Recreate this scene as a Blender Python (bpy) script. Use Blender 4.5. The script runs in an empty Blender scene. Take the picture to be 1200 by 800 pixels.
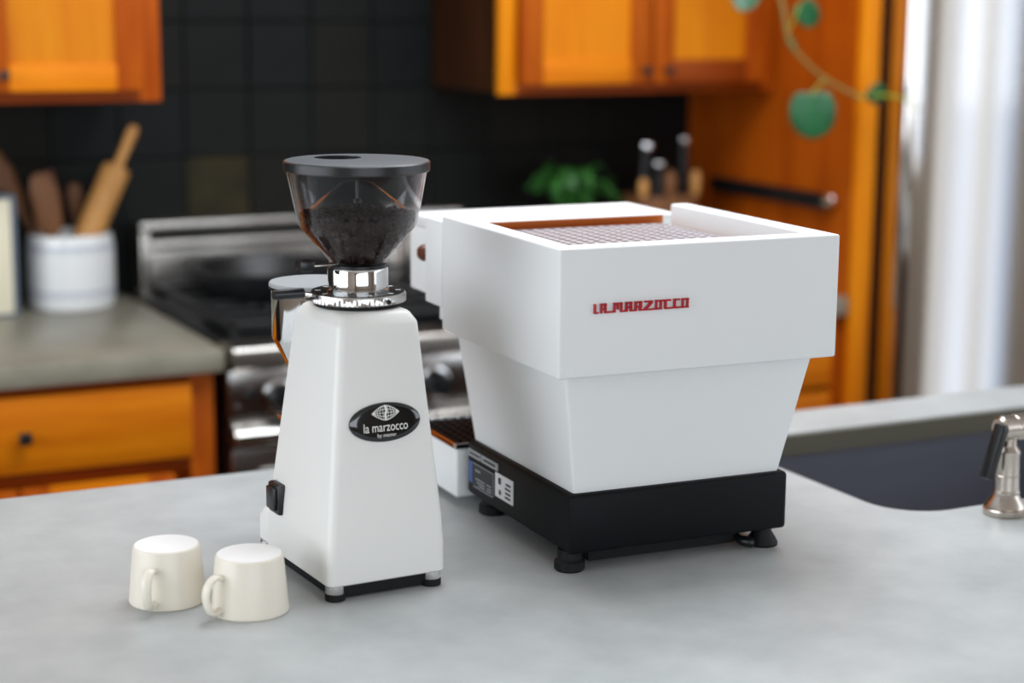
import bpy, bmesh, math, random
from math import sin, cos, pi, radians, sqrt
from mathutils import Vector, Matrix
random.seed(7)
S = bpy.context.scene
COL = S.collection

# ------------------------------------------------------------------ camera
cam = bpy.data.cameras.new('camera'); camo = bpy.data.objects.new('camera', cam); COL.objects.link(camo)
PITCH, ROLL, YAW = .1845, .0073, .4618
fw = Vector((sin(YAW)*cos(PITCH), cos(YAW)*cos(PITCH), -sin(PITCH)))
rt = Vector((cos(YAW), -sin(YAW), 0)); up = rt.cross(fw)
r2 = rt*cos(ROLL)+up*sin(ROLL); u2 = -rt*sin(ROLL)+up*cos(ROLL)
camo.matrix_world = Matrix(((r2.x, u2.x, -fw.x, -.9011), (r2.y, u2.y, -fw.y, -1.6973), (r2.z, u2.z, -fw.z, .6373), (0, 0, 0, 1)))
cam.sensor_width = 36; cam.lens = 2128.5/1200*36; cam.clip_start = .05
cam.dof.use_dof = True; cam.dof.focus_distance = 2.06; cam.dof.aperture_fstop = 2.2; cam.dof.aperture_blades = 0
S.camera = camo
# ------------------------------------------------------------------ light, exposure
S.view_settings.view_transform = 'Standard'; S.view_settings.look = 'None'
S.view_settings.gamma = 1; S.view_settings.exposure = 0.0
S.view_settings.use_curve_mapping = False
w = bpy.data.worlds.new('sky'); S.world = w; w.use_nodes = True
w.node_tree.nodes['Background'].inputs[0].default_value = (.62, .76, 1, 1)
w.node_tree.nodes['Background'].inputs[1].default_value = 1.2
def area(name, loc, rot, sx, sy, power, col=(1, 1, 1), shape='RECTANGLE'):
    l = bpy.data.lights.new(name, 'AREA'); l.shape = shape; l.size = sx
    if shape == 'RECTANGLE': l.size_y = sy
    l.energy = power; l.color = col
    o = bpy.data.objects.new(name, l); COL.objects.link(o); o.location = loc; o.rotation_euler = rot
    return o
# daylight through the room's windows (behind the photographer, on the right) and the skylight over the island
area('window_daylight_front', (-.6, -3.93, .72), (pi/2, 0, 0), 3.2, 1.3, 46, (.93, .97, 1))
area('window_daylight_right', (2.68, -1.6, .75), (pi/2, 0, pi/2), 2.4, 1.3, 20, (.93, .97, 1))
area('fridge_stripe_light', (2.68, .2, .25), (pi/2, 0, pi/2), .44, 2.0, 2.0, (.95, .98, 1))  # added out of view to reflect as a bright stripe in the fridge
area('window_daylight_left', (-2.62, .3, .7), (pi/2, 0, -pi/2), 3.0, 1.3, 43, (.93, .97, 1))
area('skylight_daylight', (.5, .6, 1.585), (0, 0, 0), 1.5, 1.0, 40, (.95, .98, 1))

# ------------------------------------------------------------------ materials
def lin(c):
    return tuple(((v/255+.055)/1.055)**2.4 if v > 10 else v/255/12.92 for v in c)+(1,)
def mat(name, col, rough=.5, metal=0, var=None, bump=None, coat=0, trans=0, ior=1.5, spec=.5, rvar=0):
    m = bpy.data.materials.new(name); m.use_nodes = True
    nt = m.node_tree; b = nt.nodes['Principled BSDF']
    b.inputs['Base Color'].default_value = lin(col); b.inputs['Roughness'].default_value = rough
    b.inputs['Metallic'].default_value = metal; b.inputs['Coat Weight'].default_value = coat
    b.inputs['Coat Roughness'].default_value = .06
    b.inputs['Transmission Weight'].default_value = trans; b.inputs['IOR'].default_value = ior
    b.inputs['Specular IOR Level'].default_value = spec
    if var or bump or rvar:
        tc = nt.nodes.new('ShaderNodeTexCoord'); mp = nt.nodes.new('ShaderNodeMapping')
        nt.links.new(tc.outputs['Object'], mp.inputs[0])
    if var:                                   # (second colour, scale, stretch xyz, detail)
        c2, sc, st = var[:3]
        mp.inputs['Scale'].default_value = st
        n = nt.nodes.new('ShaderNodeTexNoise'); n.inputs['Scale'].default_value = sc; n.inputs['Detail'].default_value = 6
        n.inputs['Roughness'].default_value = .62
        nt.links.new(mp.outputs[0], n.inputs['Vector'])
        r = nt.nodes.new('ShaderNodeValToRGB'); r.color_ramp.elements[0].position = .34; r.color_ramp.elements[1].position = .68
        r.color_ramp.elements[0].color = lin(c2); r.color_ramp.elements[1].color = lin(col)
        nt.links.new(n.outputs['Fac'], r.inputs[0])
        oi = nt.nodes.new('ShaderNodeObjectInfo'); hs = nt.nodes.new('ShaderNodeHueSaturation')
        mr = nt.nodes.new('ShaderNodeMapRange'); mr.inputs[3].default_value = 1-(var[3] if len(var) > 3 else .0); mr.inputs[4].default_value = 1+(var[3] if len(var) > 3 else 0)
        nt.links.new(oi.outputs['Random'], mr.inputs[0]); nt.links.new(mr.outputs[0], hs.inputs['Value'])
        nt.links.new(r.outputs[0], hs.inputs['Color']); nt.links.new(hs.outputs[0], b.inputs['Base Color'])
    if bump:                                  # (scale, strength)
        n2 = nt.nodes.new('ShaderNodeTexNoise'); n2.inputs['Scale'].default_value = bump[0]; n2.inputs['Detail'].default_value = 4
        nt.links.new(mp.outputs[0], n2.inputs['Vector'])
        bp = nt.nodes.new('ShaderNodeBump'); bp.inputs['Strength'].default_value = bump[1]; bp.inputs['Distance'].default_value = .002
        nt.links.new(n2.outputs['Fac'], bp.inputs['Height']); nt.links.new(bp.outputs[0], b.inputs['Normal'])
    return m
V, H, Dp = (9, 9, .8), (.8, 9, 9), (9, .8, 9)
M = dict(
    white=mat('white_enamel', (222, 224, 224), .5, spec=.4),
    gwhite=mat('white_enamel_pearl', (224, 224, 220), .45, spec=.4, coat=.1),
    black=mat('black_powder_coat', (5, 10, 12), .5, bump=(400, .1), spec=.16),
    rubber=mat('black_rubber', (8, 10, 11), .6, spec=.3),
    plastic=mat('black_plastic', (18, 20, 22), .35),
    lidgrey=mat('charcoal_lid_plastic', (80, 84, 88), .42),
    steel=mat('stainless_steel', (200, 198, 195), .22, 1),
    plate=mat('satin_perforated_steel', (168, 163, 167), .5, .35),
    bronze=mat('warm_bronze_tray', (186, 104, 48), .3, .8),
    chrome=mat('chrome', (225, 225, 225), .07, 1),
    brushed=mat('brushed_stainless', (205, 201, 196), .27, 1, var=((190, 186, 180), 30, (1, 1, .02), .0)),
    nickel=mat('brushed_nickel', (196, 186, 176), .24, 1),
    red=mat('red_enamel', (176, 12, 30), .3, coat=.5),
    badge=mat('glossy_black_badge', (8, 12, 15), .12, coat=.6),
    print=mat('pale_print', (226, 226, 220), .5),
    silver=mat('silver_label', (150, 154, 156), .5),
    bluep=mat('blue_label', (58, 82, 135), .5),
    whitep=mat('white_label', (222, 224, 224), .5),
    darkp=mat('dark_print', (40, 42, 44), .6),
    cup=mat('cream_ceramic', (226, 219, 204), .42, coat=.15),
    cupraw=mat('unglazed_white_ceramic', (240, 238, 236), .7),
    stone=mat('grey_stone_worktop', (182, 185, 184), .42, var=((160, 164, 164), 7, (1, 1, 1), 0), bump=(90, .06)),
    stoneB=mat('olive_grey_stone', (146, 141, 126), .36, var=((126, 122, 108), 6, (1, 1, 1), 0)),
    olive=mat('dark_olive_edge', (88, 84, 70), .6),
    sink=mat('dark_grey_composite', (94, 96, 106), .5, bump=(500, .1)),
    woodV=mat('fir_vertical_grain', (220, 136, 12), .5, var=((206, 112, 6), 3.2, V, .10), spec=.18),
    woodH=mat('fir_horizontal_grain', (224, 132, 10), .5, var=((200, 104, 2), 3.2, H, .10), spec=.18),
    woodRV=mat('red_fir_vertical_grain', (192, 96, 12), .5, var=((164, 70, 6), 3.2, V, .06), spec=.18),
    woodRH=mat('red_fir_horizontal_grain', (156, 70, 12), .5, var=((122, 48, 8), 3.2, H, .06), spec=.18),
    woodS=mat('fir_side_panel', (180, 86, 6), .5, var=((156, 66, 3), 2.4, V, .0), spec=.18),
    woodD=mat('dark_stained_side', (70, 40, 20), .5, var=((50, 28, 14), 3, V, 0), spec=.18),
    beech=mat('beech_wood', (204, 150, 84), .5, var=((176, 122, 62), 6, (6, 6, .8), .05)),
    brownwood=mat('brown_olive_wood', (132, 88, 52), .55, var=((98, 60, 34), 6, (6, 6, .8), .12)),
    knobwood=mat('walnut', (84, 38, 20), .35),
    fridge=mat('fridge_stainless', (206, 202, 198), .085, 1, var=((206, 201, 195), 14, (1, 1, .02), 0)),
    dkgap=mat('dark_gasket', (14, 15, 16), .7),
    fridgeside=mat('dark_brown_cabinet_side', (74, 40, 26), .45),
    iron=mat('cast_iron', (16, 18, 20), .42, bump=(200, .2)),
    enamel=mat('black_cooktop_enamel', (12, 14, 16), .3),
    crock=mat('white_glazed_crock', (222, 224, 224), .3, coat=.4),
    blue=mat('blue_glaze_band', (128, 140, 170), .35),
    cream=mat('cream_board', (226, 218, 192), .6),
    edge=mat('slate_blue_edge', (92, 104, 118), .5),
    leaf=mat('green_leaf', (34, 98, 54), .36, var=((22, 76, 44), 30, (1, 1, 1), .1)),
    fern=mat('fern_green', (58, 120, 44), .5, var=((36, 92, 32), 40, (1, 1, 1), .12)),
    stem=mat('green_brown_stem', (128, 108, 46), .55),
    ystem=mat('young_green_stem', (140, 150, 40), .5),
    terra=mat('dark_clay', (92, 66, 50), .7),
    soil=mat('soil', (40, 30, 24), .9),
    bean=mat('roasted_bean', (40, 24, 18), .55, var=((22, 12, 9), 60, (1, 1, 1), 0), spec=.25),
    wall=mat('painted_wall', (176, 164, 150), .8),
    ceil=mat('white_ceiling', (222, 220, 216), .9),
    floor=mat('oak_floor', (128, 88, 52), .45, var=((104, 68, 38), 4, (1, 8, 1), 0)),
    grout=mat('dark_grout', (11, 13, 12), .9),
    knobm=mat('dark_bronze', (48, 50, 50), .4, .6),
    bright=mat('polished_cap', (235, 235, 235), .12, 1),
)
def slate(i, c, c2): M['slate%d' % i] = mat('slate_%d' % i, c, .6, var=(c2, 9, (1, 1, 1), .12), bump=(30, .5), spec=.2)
slate(0, (17, 20, 18), (9, 13, 13)); slate(1, (15, 19, 19), (9, 13, 14)); slate(2, (25, 23, 18), (11, 13, 11)); slate(3, (56, 48, 24), (18, 19, 14)); slate(4, (17, 18, 15), (9, 12, 12))
def glass(name, tint, rough=.0):
    m = bpy.data.materials.new(name); m.use_nodes = True; b = m.node_tree.nodes['Principled BSDF']
    b.inputs['Base Color'].default_value = tint; b.inputs['Roughness'].default_value = rough
    b.inputs['Transmission Weight'].default_value = 1; b.inputs['IOR'].default_value = 1.46
    return m
M['clear'] = glass('clear_hopper_plastic', (.93, .93, .92, 1), .02)
M['pane'] = glass('window_pane', (1, 1, 1, 1))

# ------------------------------------------------------------------ mesh helpers
def bx(bm, x0, x1, y0, y1, z0, z1, bev=0, seg=2):
    vs = [bm.verts.new(p) for p in ((x0, y0, z0), (x1, y0, z0), (x1, y1, z0), (x0, y1, z0), (x0, y0, z1), (x1, y0, z1), (x1, y1, z1), (x0, y1, z1))]
    fs = [bm.faces.new([vs[i] for i in f]) for f in ((3, 2, 1, 0), (4, 5, 6, 7), (0, 1, 5, 4), (1, 2, 6, 5), (2, 3, 7, 6), (3, 0, 4, 7))]
    if bev:
        es = list({e for f in fs for e in f.edges})
        bmesh.ops.bevel(bm, geom=es, offset=bev, segments=seg, affect='EDGES', profile=.5)
    return vs
def obox(bm, c, ax, ay, az, hx, hy, hz, bev=0):
    """box about c along three given axes"""
    b2 = bmesh.new(); bx(b2, -hx, hx, -hy, hy, -hz, hz, bev)
    ax, ay, az = Vector(ax).normalized(), Vector(ay).normalized(), Vector(az).normalized()
    m = Matrix(((ax.x, ay.x, az.x, c[0]), (ax.y, ay.y, az.y, c[1]), (ax.z, ay.z, az.z, c[2]), (0, 0, 0, 1)))
    b2.transform(m); merge(bm, b2)
def merge(bm, b2):
    me = bpy.data.meshes.new('tmp'); b2.to_mesh(me); b2.free(); bm.from_mesh(me); bpy.data.meshes.remove(me)
def loft(bm, rings, cap0=True, cap1=True, closed=True):
    R = [[bm.verts.new(p) for p in r] for r in rings]; n = len(R[0])
    for a, b in zip(R, R[1:]):
        for i in range(n if closed else n-1):
            j = (i+1) % n; bm.faces.new((a[i], a[j], b[j], b[i]))
    if cap0: bm.faces.new(R[0][::-1])
    if cap1: bm.faces.new(R[-1])
    return R
def lathe(bm, prof, c=(0, 0, 0), seg=40, axis='z', cap0=True, cap1=True):
    rings = []
    for r, z in prof:
        ring = []
        for i in range(seg):
            a = 2*pi*i/seg; p = (r*cos(a), r*sin(a), z)
            if axis == 'x': p = (z, p[0], p[1])
            if axis == 'y': p = (p[0], -z, p[1]) if False else (p[1], z, p[0])
            ring.append((p[0]+c[0], p[1]+c[1], p[2]+c[2]))
        rings.append(ring)
    loft(bm, rings, cap0, cap1)
def rrect(x0, x1, y0, y1, r, z, n=5):
    pts = []
    for cx, cy, a0 in ((x1-r, y1-r, 0), (x0+r, y1-r, 90), (x0+r, y0+r, 180), (x1-r, y0+r, 270)):
        for k in range(n+1):
            a = radians(a0+90*k/n); pts.append((cx+r*cos(a), cy+r*sin(a), z))
    return pts
def tube(bm, pts, r, seg=10, cap=True):
    pts = [Vector(p) for p in pts]; rings = []; n0 = None
    for i, p in enumerate(pts):
        t = (pts[min(i+1, len(pts)-1)]-pts[max(i-1, 0)]).normalized()
        if n0 is None:
            n0 = t.orthogonal().normalized()
        n0 = (n0-t*n0.dot(t)).normalized(); b = t.cross(n0)
        rr = r[i] if isinstance(r, (list, tuple)) else r
        rings.append([p+(n0*cos(2*pi*k/seg)+b*sin(2*pi*k/seg))*rr for k in range(seg)])
    loft(bm, rings, cap, cap)
def spline(pts, n=8):
    P = [Vector(p) for p in pts]; P = [P[0]*2-P[1]]+P+[P[-1]*2-P[-2]]; out = []
    for i in range(1, len(P)-2):
        for k in range(n):
            t = k/n; a, b, c, d = P[i-1:i+3]
            out.append(.5*((2*b)+(c-a)*t+(2*a-5*b+4*c-d)*t*t+(3*b-a-3*c+d)*t**3))
    return out+[P[-2]]
def obj(name, bm, m, parent=None, ang=32, flip=True):
    if flip: bmesh.ops.recalc_face_normals(bm, faces=bm.faces)
    for f in bm.faces: f.smooth = True
    for e in bm.edges:
        if len(e.link_faces) == 2 and e.calc_face_angle(0) > radians(ang): e.smooth = False
    me = bpy.data.meshes.new(name); bm.to_mesh(me); bm.free()
    me.materials.append(M[m] if isinstance(m, str) else m)
    o = bpy.data.objects.new(name, me); COL.objects.link(o)
    if parent: o.parent = parent
    return o
def part(name, m, parent, fn, *a, **k):
    bm = bmesh.new(); fn(bm, *a, **k); return obj(name, bm, m, parent)
def boxp(name, m, parent, x0, x1, y0, y1, z0, z1, bev=0, seg=2):
    return part(name, m, parent, bx, x0, x1, y0, y1, z0, z1, bev, seg)
def tag(o, label, cat, group=None):
    o['label'] = label; o['category'] = cat
    if group: o['group'] = group
    return o
def thing(name, label, cat, loc=(0, 0, 0), rz=0, group=None):
    o = bpy.data.objects.new(name, None); COL.objects.link(o); o.empty_display_size = .05
    o.location = loc; o.rotation_euler = (0, 0, rz); return tag(o, label, cat, group)
def struct(o): o['kind'] = 'structure'; return o
def text_bm(s, size, sx=1, depth=.0002):
    cu = bpy.data.curves.new('t', 'FONT'); cu.body = s; cu.size = size; cu.extrude = depth; cu.align_x = 'CENTER'
    o = bpy.data.objects.new('t', cu); COL.objects.link(o)
    bpy.context.view_layer.update()
    me = bpy.data.meshes.new_from_object(o.evaluated_get(bpy.context.evaluated_depsgraph_get()))
    bm = bmesh.new(); bm.from_mesh(me); bpy.data.objects.remove(o); bpy.data.curves.remove(cu); bpy.data.meshes.remove(me)
    bm.transform(Matrix.Diagonal((sx, 1, 1, 1))); return bm

# ------------------------------------------------------------------ the room
FZ, CZ = -.91, 1.6           # floor, ceiling (worktops at z = 0)
XL, XR, YF, YB = -2.7, 2.72, -4.0, 2.24
struct(boxp('floor', 'floor', None, XL-.1, XR+.1, YF-.1, YB+.1, FZ-.1, FZ))
bm = bmesh.new()
for a in ((XL-.1, XR+.1, YF-.1, .1), (XL-.1, XR+.1, 1.1, YB+.1), (XL-.1, -.25, .1, 1.1), (1.25, XR+.1, .1, 1.1)): bx(bm, *a, CZ, CZ+.1)
struct(obj('ceiling', bm, 'ceil'))
wb = struct(boxp('wall_back', 'grout', None, XL-.1, XR+.1, YB, YB+.1, FZ, CZ))
bm = bmesh.new()
bx(bm, XL-.1, XL, YF, YB, FZ, .0); bx(bm, XL-.1, XL, YF, YB, 1.4, CZ); bx(bm, XL-.1, XL, YF, -1.25, .0, 1.4); bx(bm, XL-.1, XL, 1.85, YB, .0, 1.4)
struct(obj('wall_left', bm, 'wall'))
bm = bmesh.new()
bx(bm, XL-.1, XR+.1, YF-.1, YF, FZ, .05); bx(bm, XL-.1, XR+.1, YF-.1, YF, 1.4, CZ)
bx(bm, XL-.1, -2.25, YF-.1, YF, .05, 1.4); bx(bm, 1.05, XR+.1, YF-.1, YF, .05, 1.4)
struct(obj('wall_front', bm, 'wall'))
bm = bmesh.new()
bx(bm, XR, XR+.1, YF, -.04, FZ, .08); bx(bm, XR, XR+.1, YF, YB, 1.42, CZ); bx(bm, XR, XR+.1, YF, -2.85, .08, 1.42); bx(bm, XR, XR+.1, -.35, -.04, .08, 1.42); bx(bm, XR, XR+.1, .44, YB, FZ, 1.42); bx(bm, XR, XR+.1, -.04, .44, 1.3, 1.42)
struct(obj('wall_right', bm, 'wall'))
def window(name, horiz, a0, a1, z0, z1, pos, n=3, sg=1):
    o = bpy.data.objects.new(name, None); COL.objects.link(o); struct(o)
    def bar(nm, p0, p1, q0, q1, m='ceil', d0=-.07, d1=-.03):
        if horiz: boxp(nm, m, o, p0, p1, pos+d0, pos+d1, q0, q1)
        else: boxp(nm, m, o, *sorted((pos-d1*sg, pos-d0*sg)), p0, p1, q0, q1)
    bar('window_frame', a0, a1, z0, z0+.05); bar('window_frame', a0, a1, z1-.05, z1)
    for k in range(n+1):
        c = a0+(a1-a0)*k/n; bar('mullion', max(a0, c-.03), min(a1, c+.03), z0+.05, z1-.05)
    for k in range(n):
        bar('pane', a0+(a1-a0)*k/n+.03, a0+(a1-a0)*(k+1)/n-.03, z0+.05, z1-.05, 'pane', -.053, -.047)
window('window_1', True, -2.25, 1.05, .05, 1.4, YF)
window('window_2', False, -2.85, -.35, .08, 1.42, XR)
window('window_3', False, -1.25, 1.85, .0, 1.4, XL, 4, -1)
window('added_stripe_door', False, -.04, .44, FZ, 1.3, XR, 2)  # unseen glazed door, added and sized for the bright stripe on the fridge
# slate tiles, each a piece of the back wall
TS = .148; tx0, tz0 = .392-TS*9, .0
tile_me = []
for k in range(4):
    b = bmesh.new(); rr = random.Random(k)
    bx(b, .0015, TS-.0015, -.009-.0025*rr.random(), .0, .0015, TS-.0015, .0018, 1)
    o = obj('slate_tile', b, 'slate0'); tile_me.append(o.data); bpy.data.objects.remove(o)
tv = {}
for i in range(17):
    for j in range(8):
        x = tx0+i*TS; z = tz0+j*TS
        if x > 1.52: continue
        k = random.randrange(4); s = random.choice((0, 0, 1, 1, 2, 4, 4))
        if (i, j) in ((8, 1), (7, 4), (13, 0), (5, 2), (10, 2)): s = 3 if (i, j) == (8, 1) else 2
        if (k, s) not in tv:
            me = tile_me[k].copy(); me.materials.clear(); me.materials.append(M['slate%d' % s]); tv[(k, s)] = me
        o = bpy.data.objects.new('slate_tile', tv[(k, s)]); COL.objects.link(o); o.location = (x, YB, z); o.parent = wb

# ------------------------------------------------------------------ island
IX0, IX1, IY0, IY1 = -1.25, 1.75, -.62, .634
def worktop_hole(bm):
    th = .034
    outer = [(IX0, IY0), (IX1, IY0), (IX1, IY1), (IX0, IY1)]
    hole = [(p[0], p[1]) for p in rrect(.535, 1.26, .073, .508, .075, 0, 8)]
    loops = []
    for L in (outer, hole):
        vs = [bm.verts.new((x, y, 0)) for x, y in L]
        loops += [bm.edges.new((vs[i], vs[(i+1) % len(vs)])) for i in range(len(vs))]
    r = bmesh.ops.triangle_fill(bm, use_beauty=True, use_dissolve=False, edges=loops)
    fs = [g for g in r['geom'] if isinstance(g, bmesh.types.BMFace)]
    e = bmesh.ops.extrude_face_region(bm, geom=fs)
    for v in [g for g in e['geom'] if isinstance(g, bmesh.types.BMVert)]: v.co.z -= th
iw = tag(part('island_worktop', 'stone', None, worktop_hole), 'wide grey stone island worktop carrying the coffee machine and grinder', 'worktop')
ic = thing('island_cabinet', 'wooden cabinet base under the grey stone island worktop', 'cabinet', (.25, 0, FZ))
bm = bmesh.new()
for a in ((-1.44, .255, -.58, .6), (1.04, 1.44, -.58, .6), (.255, 1.04, -.58, .045), (.255, 1.04, .535, .6)): bx(bm, *a, .08, .875)
bx(bm, .255, 1.04, .045, .535, .08, .3)
obj('carcass', bm, 'woodD', ic)
boxp('plinth', 'dkgap', ic, -1.38, 1.38, -.52, .54, 0, .08)
for k in range(5): boxp('door', 'woodD', ic, -1.4+.565*k, -1.4+.565*k+.54, .6, .62, .12, .84, .003)
def basin(bm):
    a = (.527, 1.268, .065, .516)
    R = [rrect(a[0]-.015, a[1]+.015, a[2]-.015, a[3]+.015, .09, -.034, 8), rrect(*a, .08, -.0345, 8), rrect(a[0]+.006, a[1]-.006, a[2]+.006, a[3]-.006, .075, -.2, 8),
         rrect(a[0]+.03, a[1]-.03, a[2]+.03, a[3]-.03, .06, -.222, 8), rrect(a[0]+.33, a[1]-.33, a[2]+.18, a[3]-.18, .02, -.226, 8)]
    loft(bm, R, False, True)
    R = [[(x, y, z-.004) for x, y, z in r] for r in R]; loft(bm, R, False, True)
sk = thing('kitchen_sink', 'dark grey undermount sink set into the island worktop', 'sink', (.9, .29, -.226))
o = part('basin', 'sink', sk, basin); o.data.transform(Matrix.Translation((-.9, -.29, .226)))
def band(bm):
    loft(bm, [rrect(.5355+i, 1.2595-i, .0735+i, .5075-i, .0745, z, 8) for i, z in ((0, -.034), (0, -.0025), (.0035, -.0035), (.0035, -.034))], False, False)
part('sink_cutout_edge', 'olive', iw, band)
part('drain', 'steel', sk, lathe, [(.03, .0005), (.042, .0005), (.042, .002), (.03, .003), (.012, .001)], (0, 0, .0), 24)
# side sprayer / tap with black lever
sp = thing('sink_sprayer', 'brushed nickel sink tap with a black lever beside the sink', 'tap', (.662, .028, 0), -.05)
part('base', 'nickel', sp, lathe, [(.0265, 0), (.0275, .002), (.0275, .008), (.0255, .0095), (.0265, .0115), (.024, .0165), (.0195, .022), (.0165, .0275)], (0, 0, 0), 40)
part('body', 'nickel', sp, lathe, [(.0168, .027), (.0175, .029), (.0175, .031), (.0163, .0325), (.0158, .05), (.0164, .0505), (.0164, .052), (.0156, .0525), (.0150, .078), (.0158, .080), (.0158, .083), (.0105, .090), (.0100, .1)], (0, 0, 0), 40)
part('barrel', 'nickel', sp, lathe, [(.0, -.018), (.013, -.0175), (.0165, -.014), (.0165, -.006), (.0158, -.005), (.0158, .006), (.0165, .007), (.017, .03), (.0155, .07), (.0150, .11), (.018, .135), (.018, .15), (.012, .152), (.0, .152)], (0, 0, .1125), 36, 'x', False, False)
lv = bmesh.new()
obox(lv, (-.0315, -.012, .0875), (1, 0, -.3), (0, 1, 0), (.3, 0, 1), .0072, .0085, .036, .0045); obj('lever', lv, 'plastic', sp)
part('lever_pin', 'nickel', sp, lathe, [(.006, 0), (.006, .012)], (-.016, -.014, .112), 16, 'y')

# ------------------------------------------------------------------ back run: worktops and base cabinets
CF = 1.505
tag(boxp('worktop', 'stoneB', None, -1.6, .098, CF, YB-.012, -.042, 0, .004), 'olive grey worktop under the white utensil crock', 'worktop')
tag(boxp('worktop', 'stoneB', None, .87, 1.543, CF+.03, YB-.012, -.042, 0, .004), 'olive grey worktop between the range and the tall wood panel', 'worktop')
def knob(parent, x, y, z, s=.0085, m='knobm'):
    bm = bmesh.new(); bx(bm, x-s, x+s, y-.024, y-.012, z-s, z+s, .002); lathe(bm, [(.005, y-.012), (.005, y)], (x, 0, z), 12, 'y')
    return obj('knob', bm, m, parent)
bc = thing('base_cabinet', 'fir base cabinet with drawers under the olive grey worktop beside the range', 'cabinet', (-.3, 1.87, FZ))
def L(o, dx, dy, dz): o.data.transform(Matrix.Translation((dx, dy, dz))); return o
dx, dy, dz = .3, -1.87, -FZ
YFc = 1.535
L(boxp('carcass', 'woodRV', bc, -1.0, .083, YFc+.02, YB-.012, FZ+.1, -.042), dx, dy, dz)
L(boxp('toe_kick', 'dkgap', bc, -1.0, .083, YFc+.08, YB-.012, FZ, FZ+.1), dx, dy, dz)
for a in ((.037, .083), (-1.0, -.955)): L(boxp('face_stile', 'woodRV', bc, *a, YFc, YFc+.02, FZ+.1, -.042, .001), dx, dy, dz)
for z0, z1 in ((-.06, -.042), (-.228, -.202), (-.48, -.455), (FZ+.1, FZ+.13)): L(boxp('face_rail', 'woodRH', bc, -.955, .037, YFc+.001, YFc+.02, z0, z1, .001), dx, dy, dz)
for x0, x1 in ((-.58+.0, .036),):
    for z0, z1 in ((-.201, -.061),):
        d = L(boxp('drawer', 'woodH', bc, x0, x1, YFc-.018, YFc+.015, z0, z1, .004), dx, dy, dz)
        L(knob(d, -.2745, YFc-.018, -.132, .011), dx, dy, dz)
for x0, x1 in ((-.955, -.6),):
    d = L(boxp('drawer', 'woodH', bc, x0, x1, YFc-.018, YFc+.015, -.201, -.061, .004), dx, dy, dz)
def door(parent, x0, x1, z0, z1, y, sw, mp='woodV', ms='woodRV', mr='woodH', kx=None, kz=None, off=(0, 0, 0), name='door'):
    """framed door: recessed centre panel, two stiles, two rails; front face at y"""
    d = L(boxp(name, mp, parent, x0+sw-.004, x1-sw+.004, y+.009, y+.018, z0+sw-.004, z1-sw+.004), *off)
    for a, b in ((x0, x0+sw), (x1-sw, x1)): L(boxp('stile', ms, d, a, b, y, y+.022, z0, z1, .002), *off)
    for a, b in ((z0, z0+sw), (z1-sw, z1)): L(boxp('rail', mr, d, x0+sw, x1-sw, y, y+.022, a, b, .002), *off)
    if kx is not None: L(knob(d, kx, y, kz), *off)
    return d
door(bc, -.282, .0, -.8, -.231, YFc-.02, .05, off=(dx, dy, dz), mr='woodH')
door(bc, -.58, -.287, -.8, -.231, YFc-.02, .05, off=(dx, dy, dz), mr='woodRH')

bc2 = thing('base_cabinet', 'fir base cabinet between the range and the tall wood panel', 'cabinet', (1.2, 1.87, FZ))
dx, dy, dz = -1.2, -1.87, -FZ
Y2 = CF+.06
L(boxp('carcass', 'woodS', bc2, .876, 1.543, Y2+.02, YB-.012, FZ+.1, -.042), dx, dy, dz)
L(boxp('toe_kick', 'dkgap', bc2, .876, 1.543, Y2+.08, YB-.012, FZ, FZ+.1), dx, dy, dz)
for a in ((.876, .91), (1.515, 1.543)): L(boxp('face_stile', 'woodRV', bc2, *a, Y2, Y2+.02, FZ+.1, -.042, .001), dx, dy, dz)
for z0, z1 in ((-.2, -.06), (-.36, -.215), (-.56, -.375), (-.79, -.575)):
    d = L(boxp('drawer', 'woodH', bc2, .912, 1.513, Y2-.018, Y2+.015, z0, z1, .004), dx, dy, dz)
    L(knob(d, 1.21, Y2-.018, (z0+z1)/2, .011), dx, dy, dz)

# ------------------------------------------------------------------ wall cabinets
WF = 1.855
wc = thing('wall_cabinet', 'short orange fir wall cabinet above the white utensil crock', 'cabinet', (-.25, 2.05, .44))
dx, dy, dz = .25, -2.05, -.44
L(boxp('carcass', 'woodS', wc, -.64, .087, WF+.02, YB-.012, .45, 1.3), dx, dy, dz)
for a in ((.046, .088), (-.64, -.6)): L(boxp('face_stile', 'woodRV', wc, *a, WF, WF+.02, .44, 1.3, .0015), dx, dy, dz)
for a in ((.44, .468), (1.26, 1.3)): L(boxp('face_rail', 'woodRH', wc, -.6, .046, WF+.001, WF+.02, *a, .0015), dx, dy, dz)
door(wc, -.262, .048, .463, 1.27, WF-.022, .052, kx=-.223, kz=.495, off=(dx, dy, dz))
door(wc, -.6, -.268, .463, 1.27, WF-.022, .052, kx=-.56, kz=.495, off=(dx, dy, dz))
wc2 = thing('wall_cabinet', 'two-door orange fir wall cabinet above the knife block and fern', 'cabinet', (1.2, 2.05, .44))
dx, dy, dz = -1.2, -2.05, -.44
L(boxp('carcass', 'woodS', wc2, .845, 1.541, WF+.02, YB-.012, .45, 1.3), dx, dy, dz)
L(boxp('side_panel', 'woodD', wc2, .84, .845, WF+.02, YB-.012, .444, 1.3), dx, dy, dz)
bm = bmesh.new(); bx(bm, .832, .872, WF, WF+.02, .44, 1.3, .0015)
L(obj('face_stile', bm, 'woodV', wc2), dx, dy, dz)
bm = bmesh.new(); bx(bm, 1.505, 1.541, WF, WF+.02, .44, 1.3, .0015)
L(obj('face_stile', bm, 'woodRV', wc2), dx, dy, dz)
for a in ((.44, .468), (1.26, 1.3)): L(boxp('face_rail', 'woodRH', wc2, .872, 1.505, WF+.001, WF+.02, *a, .0015), dx, dy, dz)
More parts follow.
